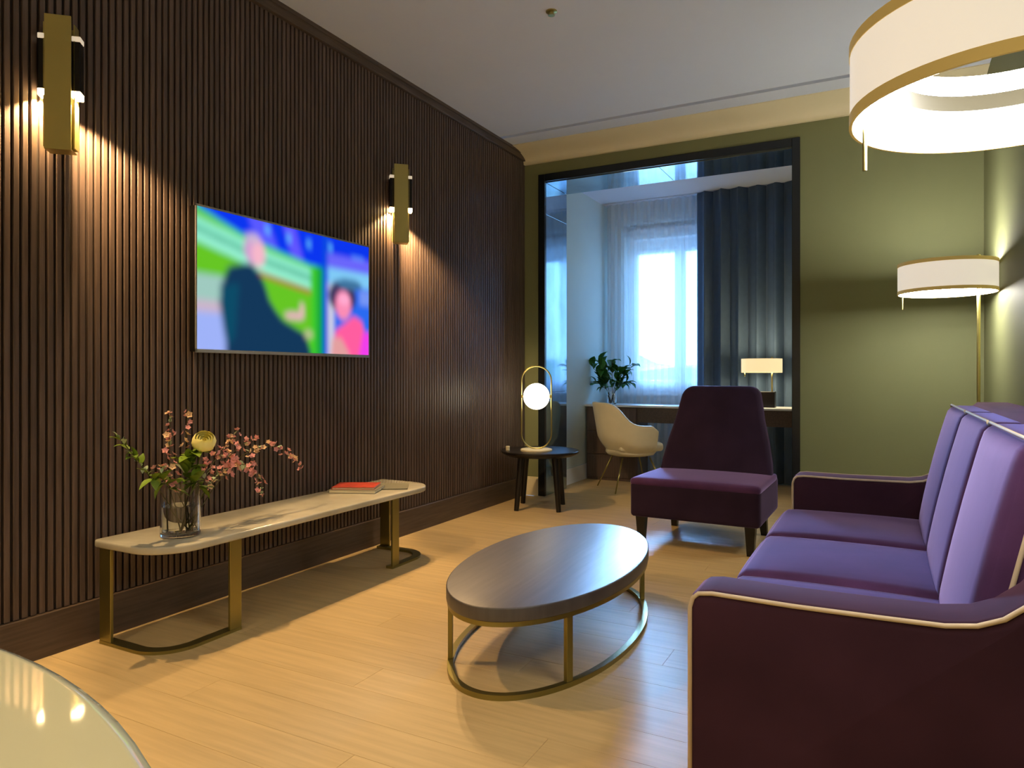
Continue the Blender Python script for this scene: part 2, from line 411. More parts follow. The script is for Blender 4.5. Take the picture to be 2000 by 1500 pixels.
# ------------------------------------------------------------------ curtains
def curtain(x0, x1, y0, z0, z1, amp, period, ph=0.0, nz=10, spread=1.0):
    nx = int((x1-x0)/period*14)
    vs = []; fs = []
    for j in range(nz+1):
        z = z1+(z0-z1)*j/nz
        for i in range(nx+1):
            u = (x1-x0)*i/nx
            p = 2*PI*u/period+ph
            w_ = amp*(0.85+0.15*j/nz)*(math.sin(p)+0.28*math.sin(2*p+0.8*math.sin(u*7)))+0.25*amp*math.sin(u*11+ph)
            vs.append((x0+u+0.2*amp*math.sin(2*p), y0+w_, z))
    for j in range(nz):
        for i in range(nx):
            a = j*(nx+1)+i; fs.append((a, a+1, a+nx+2, a+nx+1))
    return MB().add(vs, fs)
cu = thing('sheer_curtain', 'long white sheer curtain covering the left half of the window', 'curtain', (0.62, 7.19, 0))
o = curtain(AX0+0.03, 1.16, 7.19, 0.03, AZ-0.001, 0.017, 0.072, 0.3).build('voile', SHEER, cu, smooth=True)
o.matrix_parent_inverse = Matrix.Translation((-0.62, -7.19, 0))
cd = thing('drape', 'heavy blue-grey drape hanging beside the sheer curtain', 'curtain', (1.72, 7.13, 0))
o = curtain(1.115, AX1-0.02, 7.09, 0.015, AZ-0.001, 0.045, 0.165, 1.2).build('drape_cloth', DRAPE, cd, smooth=True)
o.matrix_parent_inverse = Matrix.Translation((-1.72, -7.13, 0))
md = o.modifiers.new('thickness', 'SOLIDIFY'); md.thickness = 0.003

# ------------------------------------------------------------------ desk in the alcove
DY0, DY1 = 6.62, 6.99
dk = thing('desk', 'long dark wood desk with a pale top under the alcove window', 'desk', (1.2, 6.8, 0))
def place(o, p):
    o.matrix_parent_inverse = Matrix.Translation((-p.location.x, -p.location.y, -p.location.z)); return o
place(MB().box(AX0+.004, AX1-.004, DY0-0.01, DY1, 0.732, 0.752, 0.003, 1).build('desk_top', WHITEP, dk), dk)
place(MB().box(AX0+.02, 0.66, DY0+0.015, DY1-.01, 0.0, 0.732, 0.003, 1).build('cabinet', WOOD, dk), dk)
for i in range(3):
    dr = place(MB().box(AX0+.03, 0.65, DY0, DY0+0.015, 0.03+i*0.232, 0.255+i*0.232, 0.003, 1).build('drawer', WOOD, dk), dk)
place(MB().box(0.66, AX1-.03, DY0+0.01, DY0+0.03, 0.585, 0.732, 0.002, 1).build('apron', WOODH, dk), dk)
place(MB().box(AX1-.04, AX1-.006, DY0+0.01, DY1-.01, 0.0, 0.732, 0.003, 1).build('side_panel', WOOD, dk), dk)

# ------------------------------------------------------------------ eccentric drum lamps (floor and desk)
def drum(root, cx, cy, z0, z1, R, rin, pole, rod, zrod, ring_h):
    """annular lit shade: outer fabric, brass bands, inner wall, diffusers"""
    n = 72
    sh = MB().lathe([(R, z0+ring_h), (R, z1-ring_h), (R-0.003, z1-ring_h), (R-0.003, z0+ring_h)], (cx, cy, 0), n, closed=True).build('lamp_shade', SHADE, root, smooth=True, angle=40)
    for a, b in ((z0, z0+ring_h), (z1-ring_h, z1)):
        MB().lathe([(R+0.0015, a), (R+0.0015, b), (R-0.004, b), (R-0.004, a)], (cx, cy, 0), n, closed=True).build('brass_band', TRIMB, sh, smooth=True, angle=40)
    MB().lathe([(R-0.005, z0+0.001), (R-0.005, z1-0.001), (R-0.0065, z1-0.001), (R-0.0065, z0+0.001)], (cx, cy, 0), n, closed=True).build('shade_lining', SHADEIN, root, smooth=True, angle=40)
    hz = z1-z0; za, zb, zc = z0+hz*0.40, z0+hz*0.60, z0+hz*0.86
    MB().lathe([(rin, zb), (rin, zc), (rin-0.004, zc), (rin-0.004, zb)], (cx, cy, 0), n, closed=True).build('led_ring', SHADEIN, root, smooth=True, angle=40)
    MB().lathe([(rin+0.001, za), (rin+0.001, zb), (rin-0.006, zb), (rin-0.006, za)], (cx, cy, 0), n, closed=True).build('inner_brass_ring', TRIMI, root, smooth=True, angle=40)
    for a in (0.3, 0.3+2*PI/3, 0.3+4*PI/3):
        MB().tube([(cx+rin*math.cos(a), cy+rin*math.sin(a), za+0.006), (cx+(R-.006)*math.cos(a), cy+(R-.006)*math.sin(a), za+0.006)], 0.003, 6).build('spoke', BRASS, root, smooth=True, angle=40)
    dv_ = Vector((-cx, -cy)); q_ = Vector((cx, cy))+(dv_.normalized()*rin if dv_.length > rin else dv_*0)
    MB().tube([(q_.x, q_.y, za+0.006), (0, 0, za+0.006)], 0.004, 8).build('shade_arm', BRASS, root, smooth=True, angle=40)
    MB().tube([(rod[0], rod[1], zrod), (rod[0], rod[1], z0+0.01)], 0.0042, 10).build('pull_rod', BRASS, root, smooth=True, angle=40)

def floor_lamp(name, label, cx, cy, z0, z1, R, px, py):
    t = thing(name, label, 'lamp', (px, py, 0))
    t2 = (cx-px, cy-py)
    MB().lathe([(0, 0), (0.125, 0), (0.125, 0.012), (0.118, 0.018), (0.012, 0.02), (0.012, 0.035), (0, 0.035)], (0, 0, 0), 40).build('base', BRASS, t, smooth=True, angle=40)
    MB().tube([(0, 0, 0.03), (0, 0, z1+0.022)], 0.0095, 16).build('pole', BRASS, t, smooth=True, angle=40)
    MB().sphere((0, 0, z1+0.026), 0.014).build('finial', BRASS, t, smooth=True)
    drum(t, t2[0], t2[1], z0, z1, R, R*0.72, None, (t2[0]-R*0.90, t2[1]-0.02), z0-0.085, 0.020)
    return t
floor_lamp('floor_lamp', 'brass floor lamp with a white drum shade in the corner behind the sofa', 3.105, 4.78, 1.525, 1.705, 0.25, 3.262, 4.80)
floor_lamp('floor_lamp', 'nearest floor lamp, its large lit ring shade hanging over the sofa arm', 2.985, 1.50, 1.527, 1.678, 0.262, 3.19, 1.36)

# desk lamp
t = thing('desk_lamp', 'small desk lamp with a lit cream shade in front of the drape', 'lamp', (1.885, 6.76, 0.752))
MB().box(-0.10, 0.03, -0.05, 0.05, 0.0, 0.145, 0.004).build('base', BLACKW, t)
MB().tube([(0, 0, 0.14), (0, 0, 0.46)], 0.007, 12).build('pole', BRASS, t, smooth=True)
R = 0.178
sh = MB().lathe([(R, 0.318), (R, 0.445), (R-0.003, 0.445), (R-0.003, 0.318)], (-0.09, 0, 0), 56, closed=True).build('lamp_shade', fabric_glow('warm_shade', lin(246, 226, 176), 0.9, lin(255, 226, 170)), t, smooth=True, angle=40)
MB().lathe([(R-.006, 0.32), (0.0, 0.32), (0, 0.324), (R-.006, 0.324)], (-0.09, 0, 0), 40).build('lower_diffuser', emit('warm_diffuser', (1, .78, .45, 1), 16.0), t)
MB().lathe([(R-.006, 0.438), (0.0, 0.438), (0, 0.442), (R-.006, 0.442)], (-0.09, 0, 0), 40).build('upper_diffuser', emit('warm_diffuser_up', (1, .78, .45, 1), 16.0), t)
MB().tube([(-0.235, -0.02, 0.28), (-0.235, -0.02, 0.325)], 0.004, 8).build('pull_rod', BRASS, t, smooth=True)

# ------------------------------------------------------------------ wall sconces
def sconce(label, yc):
    # turned blades: local +x looks out of the wall and towards the near end of the room
    t = thing('wall_sconce', label, 'lamp', (0.078, yc, 0), math.radians(-47))
    MB().box(-0.052, -0.047, -0.050, 0.050, 1.90, 2.36, 0.001, 1).box(-0.047, 0.0, -0.052, -0.048, 1.90, 2.36).box(-0.047, 0.0, 0.048, 0.052, 1.90, 2.36).box(-0.052, 0.014, -0.044, 0.044, 1.888, 1.893).build('channel', BRASSP, t)
    MB().box(-0.044, 0.0, -0.070, 0.070, 2.112, 2.300, 0.003, 1).build('lamp_housing', DARKM, t)
    for s in (-1, 1):
        MB().box(-0.042, 0.001, s*0.056-0.015, s*0.056+0.015, 2.298, 2.318, 0.002, 1).build('upper_lens', fabric_glow('dim_lens', lin(240, 234, 220), 0.45, lin(255, 236, 206)), t)
        MB().box(-0.042, 0.001, s*0.056-0.015, s*0.056+0.015, 2.088, 2.113, 0.002, 1).build('lower_lens', DIFFSM, t)
    MB().box(0.009, 0.015, -0.044, 0.044, 1.888, 2.385, 0.001, 1).build('front_plate', BRASSP, t)
    o = MB().tube([(-0.085, 0.0, 2.21), (-0.045, 0.02, 2.21)], 0.008, 8).build('wall_mount', DARKM, t)
    for z in (2.16, 2.26):
        MB().tube([(-0.002, 0, z), (0.011, 0, z)], 0.006, 8).build('standoff', BRASSP, t)
    for s in (-1, 1):
        light('sconce_light', 'SPOT', (-0.020, s*0.066, 2.078), 85, (1.0, 0.64, 0.29), t, rot=(0, math.radians(6), 0), spot_size=math.radians(134), spot_blend=0.4, shadow_soft_size=0.01)
    return t
sconce('brass wall sconce on the slats above and left of the television', 1.520)
sconce('brass wall sconce on the slats right of the television', 3.61)

# ------------------------------------------------------------------ television
tv = thing('television', 'flat wall television showing a colourful studio programme', 'television', (0.05, 2.73, 1.16))
MB().box(-0.045, -0.002, -0.600, 0.600, 0.0, 0.662, 0.004, 2).build('casing', DARKM, tv)
MB().box(-0.004, 0.0015, -0.603, 0.603, -0.004, 0.012, 0.001, 1).box(-0.004, 0.0015, -0.603, -0.596, 0.0, 0.664).box(-0.004, 0.0015, 0.596, 0.603, 0.0, 0.664).box(-0.004, 0.0015, -0.603, 0.603, 0.657, 0.666).build('bezel', PLASTIC, tv)
MB().box(-0.05, -0.045, -0.2, 0.2, 0.15, 0.45).build('wall_bracket', DARKM, tv)
def screen_pixels(nx, ny):
    U, V = np.meshgrid((np.arange(nx)+0.5)/nx, (np.arange(ny)+0.5)/ny)
    img = np.zeros((ny, nx, 3)); img[:] = (96, 186, 34)
    def paint(mask, c): img[mask] = c
    def poly(pts):
        ins = np.zeros(U.shape, bool); n = len(pts)
        for i in range(n):
            (x1, y1), (x2, y2) = pts[i], pts[(i+1) % n]
            if y1 == y2: continue
            cond = ((y1 > V) != (y2 > V)) & (U < (x2-x1)*(V-y1)/(y2-y1)+x1)
            ins ^= cond
        return ins
    def ell(cx, cy, rx, ry): return ((U-cx)/rx)**2+((V-cy)/ry)**2 < 1
    edge = np.interp(U, [0, .2, .35, .6, .7, 1], [.0, .125, .185, .27, .27, .27])
    paint(V < edge+0.03, (70, 200, 110)); paint(V < edge, (10, 50, 226))
    paint((V < edge) & (np.abs(U-.30-.25*V) < .055), (84, 84, 240)); paint((V < edge) & (np.abs(U-.47-.2*V) < .035), (90, 80, 240))
    st = np.interp(U, [0, .2, .35, .6], [.075, .16, .231, .307]); sb = np.interp(U, [0, .17, .3, .6], [.25, .324, .391, .469])
    band = (V > st) & (V < sb) & (U < .60); paint(band, (140, 226, 196))
    mid = (st+sb)/2; paint(band & (np.abs(V-mid) < .012), (40, 140, 110)); paint(band & (np.abs(V-(st+(mid-st)*.5)) < .006), (80, 190, 150))
    paint((V > np.interp(U, [.29, .6], [.395, .485])) & (V < np.interp(U, [.29, .6], [.42, .51])) & (U > .29) & (U < .60), (196, 30, 70))
    paint((V > .47) & (U < .17), (150, 190, 180)); paint((V > .66) & (U < .17), (190, 170, 190)); paint((V > .74) & (U < .2), (150, 168, 234))
    paint((U > .60) & (U < .635) & (V > .28), (60, 190, 40)); paint((U > .635) & (U < .675) & (V > .27), (20, 156, 60)); paint((U > .675) & (U < .708), (10, 70, 210))
    r = U > .708
    paint(r & (V < .17), (10, 50, 224)); paint(r & (V >= .14), (100, 96, 236)); paint(r & (V > .26), (120, 190, 232)); paint(r & (V > .40), (40, 100, 226))
    paint(r & (V > .40) & (U < .752), (196, 196, 214)); paint(r & (U > .93) & (V > .42) & (V < .56), (110, 140, 230))
    paint(poly([(.222, .354), (.148, .395), (.109, .553), (.106, .671), (.148, .869), (.134, 1.0), (.60, 1.0), (.565, .853), (.43, .75), (.36, .62), (.33, .48), (.299, .402), (.26, .345)]), (18, 52, 84))
    paint(poly([(.11, .55), (.2, .5), (.18, .9), (.14, 1.0), (.106, .67)]), (12, 70, 96))
    paint(ell(.275, .235, .052, .115), (196, 150, 196)); paint(ell(.298, .26, .036, .10), (232, 172, 190)); paint(ell(.27, .15, .04, .04), (190, 170, 200))
    paint(ell(.50, .71, .06, .035), (216, 168, 176)); paint(ell(.545, .65, .014, .06), (220, 176, 176)); paint(ell(.585, .85, .03, .04), (170, 180, 130))
    paint(ell(.81, .50, .095, .15), (60, 52, 90)); paint(ell(.86, .38, .09, .05), (60, 110, 150)); paint(ell(.815, .57, .055, .13), (236, 132, 170)); paint(ell(.82, .52, .04, .05), (244, 160, 196))
    paint(poly([(.74, 1.0), (.76, .80), (.82, .74), (.889, .66), (.95, .70), (1, .97), (1, 1)]), (244, 88, 150))
    paint(poly([(.93, 1.0), (.96, .8), (1, .8), (1, 1)]), (226, 60, 220)); paint(poly([(.73, 1), (.74, .86), (.80, .86), (.86, 1)]), (214, 150, 150))
    for a, b in ((.348, .06), (.466, .09), (.588, .10), (.725, .09)): paint(ell(a, b, .008, .045), (100, 200, 240))
    paint(ell(.92, .13, .05, .012), (90, 160, 240))
    L = np.where(img/255 <= .04045, img/255/12.92, ((img/255+.055)/1.055)**2.4)
    k = np.exp(-np.linspace(-1.7, 1.7, 11)**2/2); k /= k.sum()
    for ax in (0, 1):
        pad = np.pad(L, [(5, 5) if a == ax else (0, 0) for a in range(3)], mode='edge')
        L = sum(k[i]*np.take(pad, range(i, i+L.shape[ax]), axis=ax) for i in range(11))
    return L
nx, ny = 192, 108
px = screen_pixels(nx, ny)
vs = [(0.0008, -0.597+1.194*i/nx, 0.658-0.646*j/ny) for j in range(ny+1) for i in range(nx+1)]
fs = [(j*(nx+1)+i, j*(nx+1)+i+1, (j+1)*(nx+1)+i+1, (j+1)*(nx+1)+i) for j in range(ny) for i in range(nx)]
me = bpy.data.meshes.new('screen'); me.from_pydata(vs, [], fs); me.update()
vc = px[np.clip(np.repeat(np.arange(ny+1), nx+1), 0, ny-1), np.clip(np.tile(np.arange(nx+1), ny+1), 0, nx-1)]
ca = me.color_attributes.new('picture', 'FLOAT_COLOR', 'POINT')
ca.data.foreach_set('color', np.concatenate([vc, np.ones((len(vc), 1))], axis=1).astype(np.float32).ravel())
sm = emit('screen_picture', (1, 1, 1, 1), 1.15)
an = sm.node_tree.nodes.new('ShaderNodeAttribute'); an.attribute_name = 'picture'
sm.node_tree.links.new(an.outputs['Color'], sm.node_tree.nodes['Emission'].inputs['Color'])
me.materials.append(sm)
so = bpy.data.objects.new('screen', me); C.objects.link(so); so.parent = tv

# ------------------------------------------------------------------ marble bench
BX0, BX1, BY0, BY1, BZ = 0.045, 0.455, 1.665, 3.46, 0.412
def rr(x0, x1, y0, y1, rf, rb, n=10):
    """rounded rectangle, big radius on the room side"""
    pts = []
    for (cx, cy, r, a0) in ((x1-rf, y0+rf, rf, -90), (x1-rf, y1-rf, rf, 0), (x0+rb, y1-rb, rb, 90), (x0+rb, y0+rb, rb, 180)):
        for i in range(n+1):
            a = math.radians(a0+90*i/n); pts.append((cx+r*math.cos(a), cy+r*math.sin(a)))
    return pts
bn = thing('bench', 'low marble-topped bench on bent bronze legs along the slatted wall', 'bench', ((BX0+BX1)/2, (BY0+BY1)/2, 0))
place(MB().prism(rr(BX0, BX1, BY0, BY1, 0.17, 0.02), BZ-0.030, BZ, 0.008).build('marble_top', MARBLE, bn, smooth=True, angle=50), bn)
def strip_path(y_out, sgn):
    r = 0.16; x1 = BX1-0.028; yo = y_out+sgn*0.02
    pts = [(BX0+0.012, yo), (BX0+0.07, yo)]
    for i in range(13):
        a = math.radians(90*i/12); pts.append((x1-r+r*math.sin(a), yo+sgn*(r-r*math.cos(a))))
    pts.append((x1, yo+sgn*0.37)); return pts
for yo, sg in ((BY0, 1), (BY1, -1)):
    pts = strip_path(yo, sg); w = 0.045; n = len(pts); vs = []; fs = []
    for i, p in enumerate(pts):
        a = Vector(pts[max(i-1, 0)]); b = Vector(pts[min(i+1, n-1)]); tn = (b-a).normalized(); nm = Vector((-tn.y, tn.x))*sg
        q = Vector(p)+nm*w
        for z in (0.0, 0.013): vs.append((p[0], p[1], z)); vs.append((q.x, q.y, z))
    for i in range(n-1):
        a = i*4; b = a+4
        fs += [(a, b, b+1, a+1), (a+2, a+3, b+3, b+2), (a, a+2, b+2, b), (a+1, b+1, b+3, a+3)]
    fs += [(0, 1, 3, 2), ((n-1)*4, (n-1)*4+2, (n-1)*4+3, (n-1)*4+1)]
    place(MB().add(vs, fs).build('floor_bar', BRONZE, bn), bn)
    p = pts[0]
    place(MB().box(p[0], p[0]+0.07, min(p[1], p[1]+sg*0.013), max(p[1], p[1]+sg*0.013), 0.013, BZ-0.030, 0.0015, 1).build('leg', BRONZE, bn), bn)
    p = pts[-1]
    place(MB().box(p[0]-0.013, p[0], min(p[1], p[1]-sg*0.058), max(p[1], p[1]-sg*0.058), 0.013, BZ-0.030, 0.0015, 1).build('leg', BRONZE, bn), bn)

# books on the bench
def book(label, x, y, z, a, w, l, h, cov, group=None):
    t = thing('book', label, 'book', (x, y, z+.0006), math.radians(a))
    MB().box(-w/2+.004, w/2-.004, -l/2+.004, l/2-.002, 0.002, h-0.002).build('pages', PAPER, t)
    MB().box(-w/2, w/2, -l/2, l/2, 0, 0.002).box(-w/2, w/2, -l/2, l/2, h-0.002, h).box(-w/2, -w/2+0.003, -l/2, l/2, 0, h).build('cover', cov, t)
BK = [book('grey book lying flat on the marble bench under a red one', 0.20, 3.05, BZ, 22, 0.26, 0.20, 0.018, GREYC),
      book('red-covered magazine lying on top of the grey book', 0.19, 3.055, BZ+0.018, 27, 0.235, 0.18, 0.012, REDC)]
book('thin grey magazine at the right end of the marble bench', 0.30, 3.24, BZ, 34, 0.17, 0.20, 0.006, GREYC)

# ------------------------------------------------------------------ flower vase on the bench
VX, VY = 0.285, 1.875
vt = thing('vase', 'clear cylindrical glass vase half full of water on the marble bench', 'vase', (VX, VY, BZ+.001))
R = 0.075; Hv = 0.215
MB().lathe([(0, 0), (R-0.004, 0), (R, 0.004), (R, Hv), (R-0.005, Hv), (R-0.005, 0.018), (R-0.012, 0.012), (0, 0.012)], (0, 0, 0), 40).build('glass', GLASS, vt, smooth=True, angle=40)
MB().lathe([(0, 0.0125), (R-0.0125, 0.0125), (R-0.0055, 0.019), (R-0.0055, 0.12), (0, 0.12)], (0, 0, 0), 40).build('water', WATER, vt, smooth=True, angle=40)

def leaf_mesh(name, m, l, w, cup=0.15):
    vs = []; n = 5
    for i in range(n+1):
        u = i/n; ww = w*math.sin(PI*(u**0.8))*0.5+0.0004
        zz = -cup*l*(u-0.5)**2*2
        vs += [(-ww, u*l, zz+ww*0.35), (0, u*l, zz), (ww, u*l, zz+ww*0.35)]
    fs = []
    for i in range(n):
        a = i*3; fs += [(a, a+1, a+4, a+3), (a+1, a+2, a+5, a+4)]
    me = bpy.data.meshes.new(name); me.from_pydata(vs, [], fs); me.materials.append(m); me.shade_smooth(); return me
def blossom_mesh(name, m, r, n=5):
    mb = MB()
    for k in range(n):
        a = 2*PI*k/n; c = Vector((math.cos(a), math.sin(a), 0))
        s = Vector((-math.sin(a), math.cos(a), 0))
        vs = [(0, 0, 0), c*r*.55+s*r*.42+Vector((0, 0, r*.3)), c*r+Vector((0, 0, r*.45)), c*r*.55-s*r*.42+Vector((0, 0, r*.3)), c*r*.5+Vector((0, 0, r*.12))]
        mb.add(vs, [(0, 1, 4), (1, 2, 4), (2, 3, 4), (3, 0, 4)])
    mb.sphere((0, 0, r*.15), r*.22, 6, 4)
    me = bpy.data.meshes.new(name); me.from_pydata(mb.v, [], mb.f); me.materials.append(m); return me
BL = [blossom_mesh('blossom', PINKB, 0.015), blossom_mesh('blossom', PINKB, 0.012), blossom_mesh('blossom', PALEB, 0.013)]
LFG = leaf_mesh('leaf', LEAF, 0.045, 0.026); LFS = leaf_mesh('leaf', SILVERL, 0.024, 0.014); LFB = leaf_mesh('leaf', LEAF, 0.075, 0.042)
LFD = leaf_mesh('leaf', LEAFD, 0.135, 0.080, 0.3); LFD2 = leaf_mesh('leaf', LEAFD, 0.10, 0.060, 0.3)
def bez(a, b, c, n=14):
    a, b, c = Vector(a), Vector(b), Vector(c)
    return [a*(1-t)**2+b*2*t*(1-t)+c*t*t for t in [i/n for i in range(n+1)]]
def rnd_rot(): return (random.uniform(-1.2, 1.2), random.uniform(-1.2, 1.2), random.uniform(0, 6.28))
def put(me, loc, rot, parent, sc=1.0):
    o = bpy.data.objects.new(me.name.split('.')[0], me); C.objects.link(o); o.parent = parent
    o.location = loc; o.rotation_euler = rot; o.scale = (sc,)*3; return o
VB = Vector((VX, VY, BZ+0.02))
def branch(name, label, cat, tip, mid, meshes, n, start=0.35, spread=0.016, group=None, sr=0.0022, foot=None, side=0):
    random.seed(hash(label) % 1 + len(label)*13+int(abs(tip[1])*1000))
    ft = Vector(foot) if foot else VB+Vector((random.uniform(-.04, .04), random.uniform(-.04, .04), 0))
    pts = bez(ft, mid, tip)
    t = thing(name, label, cat, tuple(ft), group=group)
    pts = [p-ft for p in pts]
    MB().tube(pts, [sr*(1-0.5*i/len(pts)) for i in range(len(pts))], 6).build('stem', STEM, t)
    for i in range(n):
        u = start+(1-start)*(i+0.5)/n
        k = u*(len(pts)-1); j = min(int(k), len(pts)-2); p = pts[j].lerp(pts[j+1], k-j)
        off = Vector([random.gauss(0, 1) for _ in range(3)])*spread*(1.15-0.5*u)
        me = random.choice(meshes)
        d = (pts[j+1]-pts[j]).normalized()
        if me.name.startswith('leaf'):
            dd = (d*0.6+Vector([random.gauss(0, .7) for _ in range(3)])).normalized()
            q = dd.to_track_quat('Y', 'Z').to_euler(); put(me, p, q, t, random.uniform(.8, 1.15))
        else: put(me, p+off, rnd_rot(), t, random.uniform(.8, 1.2))
    return t
G = 'flowering branches in the bench vase'
PB = [BL[0], BL[1], BL[0], BL[2], LFS]
branch('blossom_branch', 'short upright pink blossom branch left of the yellow rose', 'flower', (0.27, 1.84, 0.905), (0.27, 1.83, 0.7), PB, 24, 0.5, group=G)
branch('blossom_branch', 'tallest blossom branch rising straight above the yellow rose', 'flower', (0.29, 1.905, 0.925), (0.28, 1.89, 0.7), [BL[2], BL[1]], 12, 0.6, .009, group=G)
branch('blossom_branch', 'longest arching pink branch reaching furthest right over the bench', 'flower', (0.30, 2.53, 0.60), (0.32, 2.25, 0.93), PB, 42, 0.45, .013, group=G)
branch('blossom_branch', 'drooping pink branch hanging down towards the marble at the right', 'flower', (0.30, 2.29, 0.50), (0.31, 2.18, 0.86), PB, 42, 0.4, .016, group=G)
branch('blossom_branch', 'thick pink branch pointing up right beside the yellow rose', 'flower', (0.29, 2.15, 0.81), (0.28, 1.98, 0.66), PB, 44, 0.4, .022, group=G)
branch('blossom_branch', 'dense low pink branch spreading right above the vase rim', 'flower', (0.34, 2.20, 0.655), (0.33, 2.0, 0.73), PB, 40, 0.35, .018, group=G)
branch('blossom_branch', 'wispy pink branch ending in small buds right of the rose', 'flower', (0.24, 2.30, 0.77), (0.25, 2.08, 0.72), PB, 28, 0.5, .014, group=G)
branch('blossom_branch', 'stubby salmon blossom branch on the left of the vase rim', 'flower', (0.33, 1.76, 0.70), (0.30, 1.82, 0.66), PB, 26, 0.5, .02, group=G)
branch('leafy_sprig', 'green sprig with silvery tip reaching furthest left of the vase', 'plant', (0.28, 1.615, 0.83), (0.28, 1.74, 0.68), [LFG, LFS, LFS, LFG], 34, 0.4, group='leafy sprigs in the bench vase')
branch('leafy_sprig', 'low green sprig with broad leaves over the left vase rim', 'plant', (0.36, 1.70, 0.665), (0.31, 1.80, 0.70), [LFB, LFG], 16, 0.45, group='leafy sprigs in the bench vase')
branch('leafy_sprig', 'broad-leaved green sprig in the middle under the yellow rose', 'plant', (0.33, 1.90, 0.75), (0.29, 1.88, 0.66), [LFB, LFG, LFB], 26, 0.5, group='leafy sprigs in the bench vase')
branch('leafy_sprig', 'yellow-green sprig folded down over the front of the vase', 'plant', (0.37, 1.90, 0.60), (0.34, 1.88, 0.72), [LFB, LFG], 14, 0.5, group='leafy sprigs in the bench vase')
# yellow rose
rt = thing('yellow_rose', 'large pale yellow rose at the centre of the bouquet', 'flower', tuple(VB))
rc = Vector((0.36, 1.925, 0.788))-VB
MB().tube(bez((0, 0, 0), (0.02, 0.03, 0.2), rc-Vector((0, 0, .02))), 0.0028, 6).build('stem', STEM, rt)
for ring, (npet, rr_) in enumerate(((3, .016), (4, .026), (5, .036), (6, .045))):
    for k in range(npet):
        a = 2*PI*k/npet+ring*.6; vs = []; nn = 6; half = PI/npet*1.25
        for j in range(nn+1):
            th = -1.25+(2.05+0.10*(3-ring))*j/nn
            for q in range(-3, 4):
                an_ = q/3*half*(0.75+0.25*math.sin(PI*j/nn))
                rad = rr_*(1+0.05*(q/3)**2)+(0.004 if j == nn else 0)
                vs.append((rad*math.cos(th)*math.cos(a+an_), rad*math.cos(th)*math.sin(a+an_), rr_*0.85*math.sin(th)-0.004*abs(q/3)**3))
        fs = [(j*7+i, j*7+i+1, j*7+i+8, j*7+i+7) for j in range(nn) for i in range(6)]
        o = MB().add(vs, fs).build('petal', ROSE, rt, smooth=True); o.location = rc; o.rotation_euler = (0.35, 0.65, 0)

# ------------------------------------------------------------------ oval coffee table
ct = thing('coffee_table', 'oval coffee table with a dark wood top on a bronze ring base', 'coffee table', (1.584, 2.668, 0), math.radians(2.6))
A, B, Z = 0.3406, 0.697, 0.302
def ell_poly(a, b, n=96): return [(a*math.cos(2*PI*k/n), b*math.sin(2*PI*k/n)) for k in range(n)]
MB().prism(ell_poly(A, B), Z-0.047, Z, 0.005).build('table_top', TABLEW, ct, smooth=True, angle=40)
def ell_ring(z0, z1, w):
    vs = []; n = 96
    for k in range(n):
        c_, s_ = math.cos(2*PI*k/n), math.sin(2*PI*k/n)
        for (d, z) in ((0, z0), (0, z1), (w, z1), (w, z0)):
            vs.append(((A-.004-d)*c_, (B-.004-d)*s_, z))
    fs = [(k*4+i, k*4+(i+1) % 4, ((k+1) % n)*4+(i+1) % 4, ((k+1) % n)*4+i) for k in range(n) for i in range(4)]
    return MB().add(vs, fs)
ell_ring(Z-0.063, Z-0.047, 0.022).build('top_ring', BRONZE, ct, smooth=True, angle=40)
ell_ring(0.0, 0.018, 0.024).build('base_ring', BRONZE, ct, smooth=True, angle=40)
for a in (45, 135, 225, 315):
    x, y_ = (A-.015)*math.cos(math.radians(a)), (B-.015)*math.sin(math.radians(a))
    o = MB().box(-0.009, 0.009, -0.014, 0.014, 0.018, Z-0.063, 0.0015, 1).build('leg', BRONZE, ct); o.location = (x, y_, 0)
    o.rotation_euler = (0, 0, math.atan2(y_/B/B, x/A/A))

# ------------------------------------------------------------------ slipper armchair
ac = thing('armchair', 'armless purple velvet chair with a tapering high back beyond the coffee table', 'chair', (1.378, 4.235, 0), math.radians(-2.0))
W_ = 0.78
MB().soft(W_, 0.70, 0.215, 0.020, 8, (0, 0, 0), (W_/2, 0.35, 0.2775), fn=lambda x, y, z: (x*(1-0.035*(y+.35)/.7), y, z)).build('seat_base', PURPLE3, ac, smooth=True)
MB().soft(W_+.006, 0.66, 0.05, 0.022, 10, (0, 0, .012), (W_/2, 0.328, 0.386), fn=lambda x, y, z: (x*(1-0.035*(y+.35)/.7), y, z)).build('seat', PURPLE, ac, smooth=True)  # thin slab in the lighter velvet, paints the light on the seat top
def backfn(x, y, z):
    u = (z+0.33)/0.66                       # 0 bottom .. 1 top
    u_ = max(0, min(1, u))
    half = 0.365-0.105*u_**0.85
    sc_ = half/0.365
    # round the upper corners
    return (x*sc_, y+0.22*u_, z)
bk = MB()
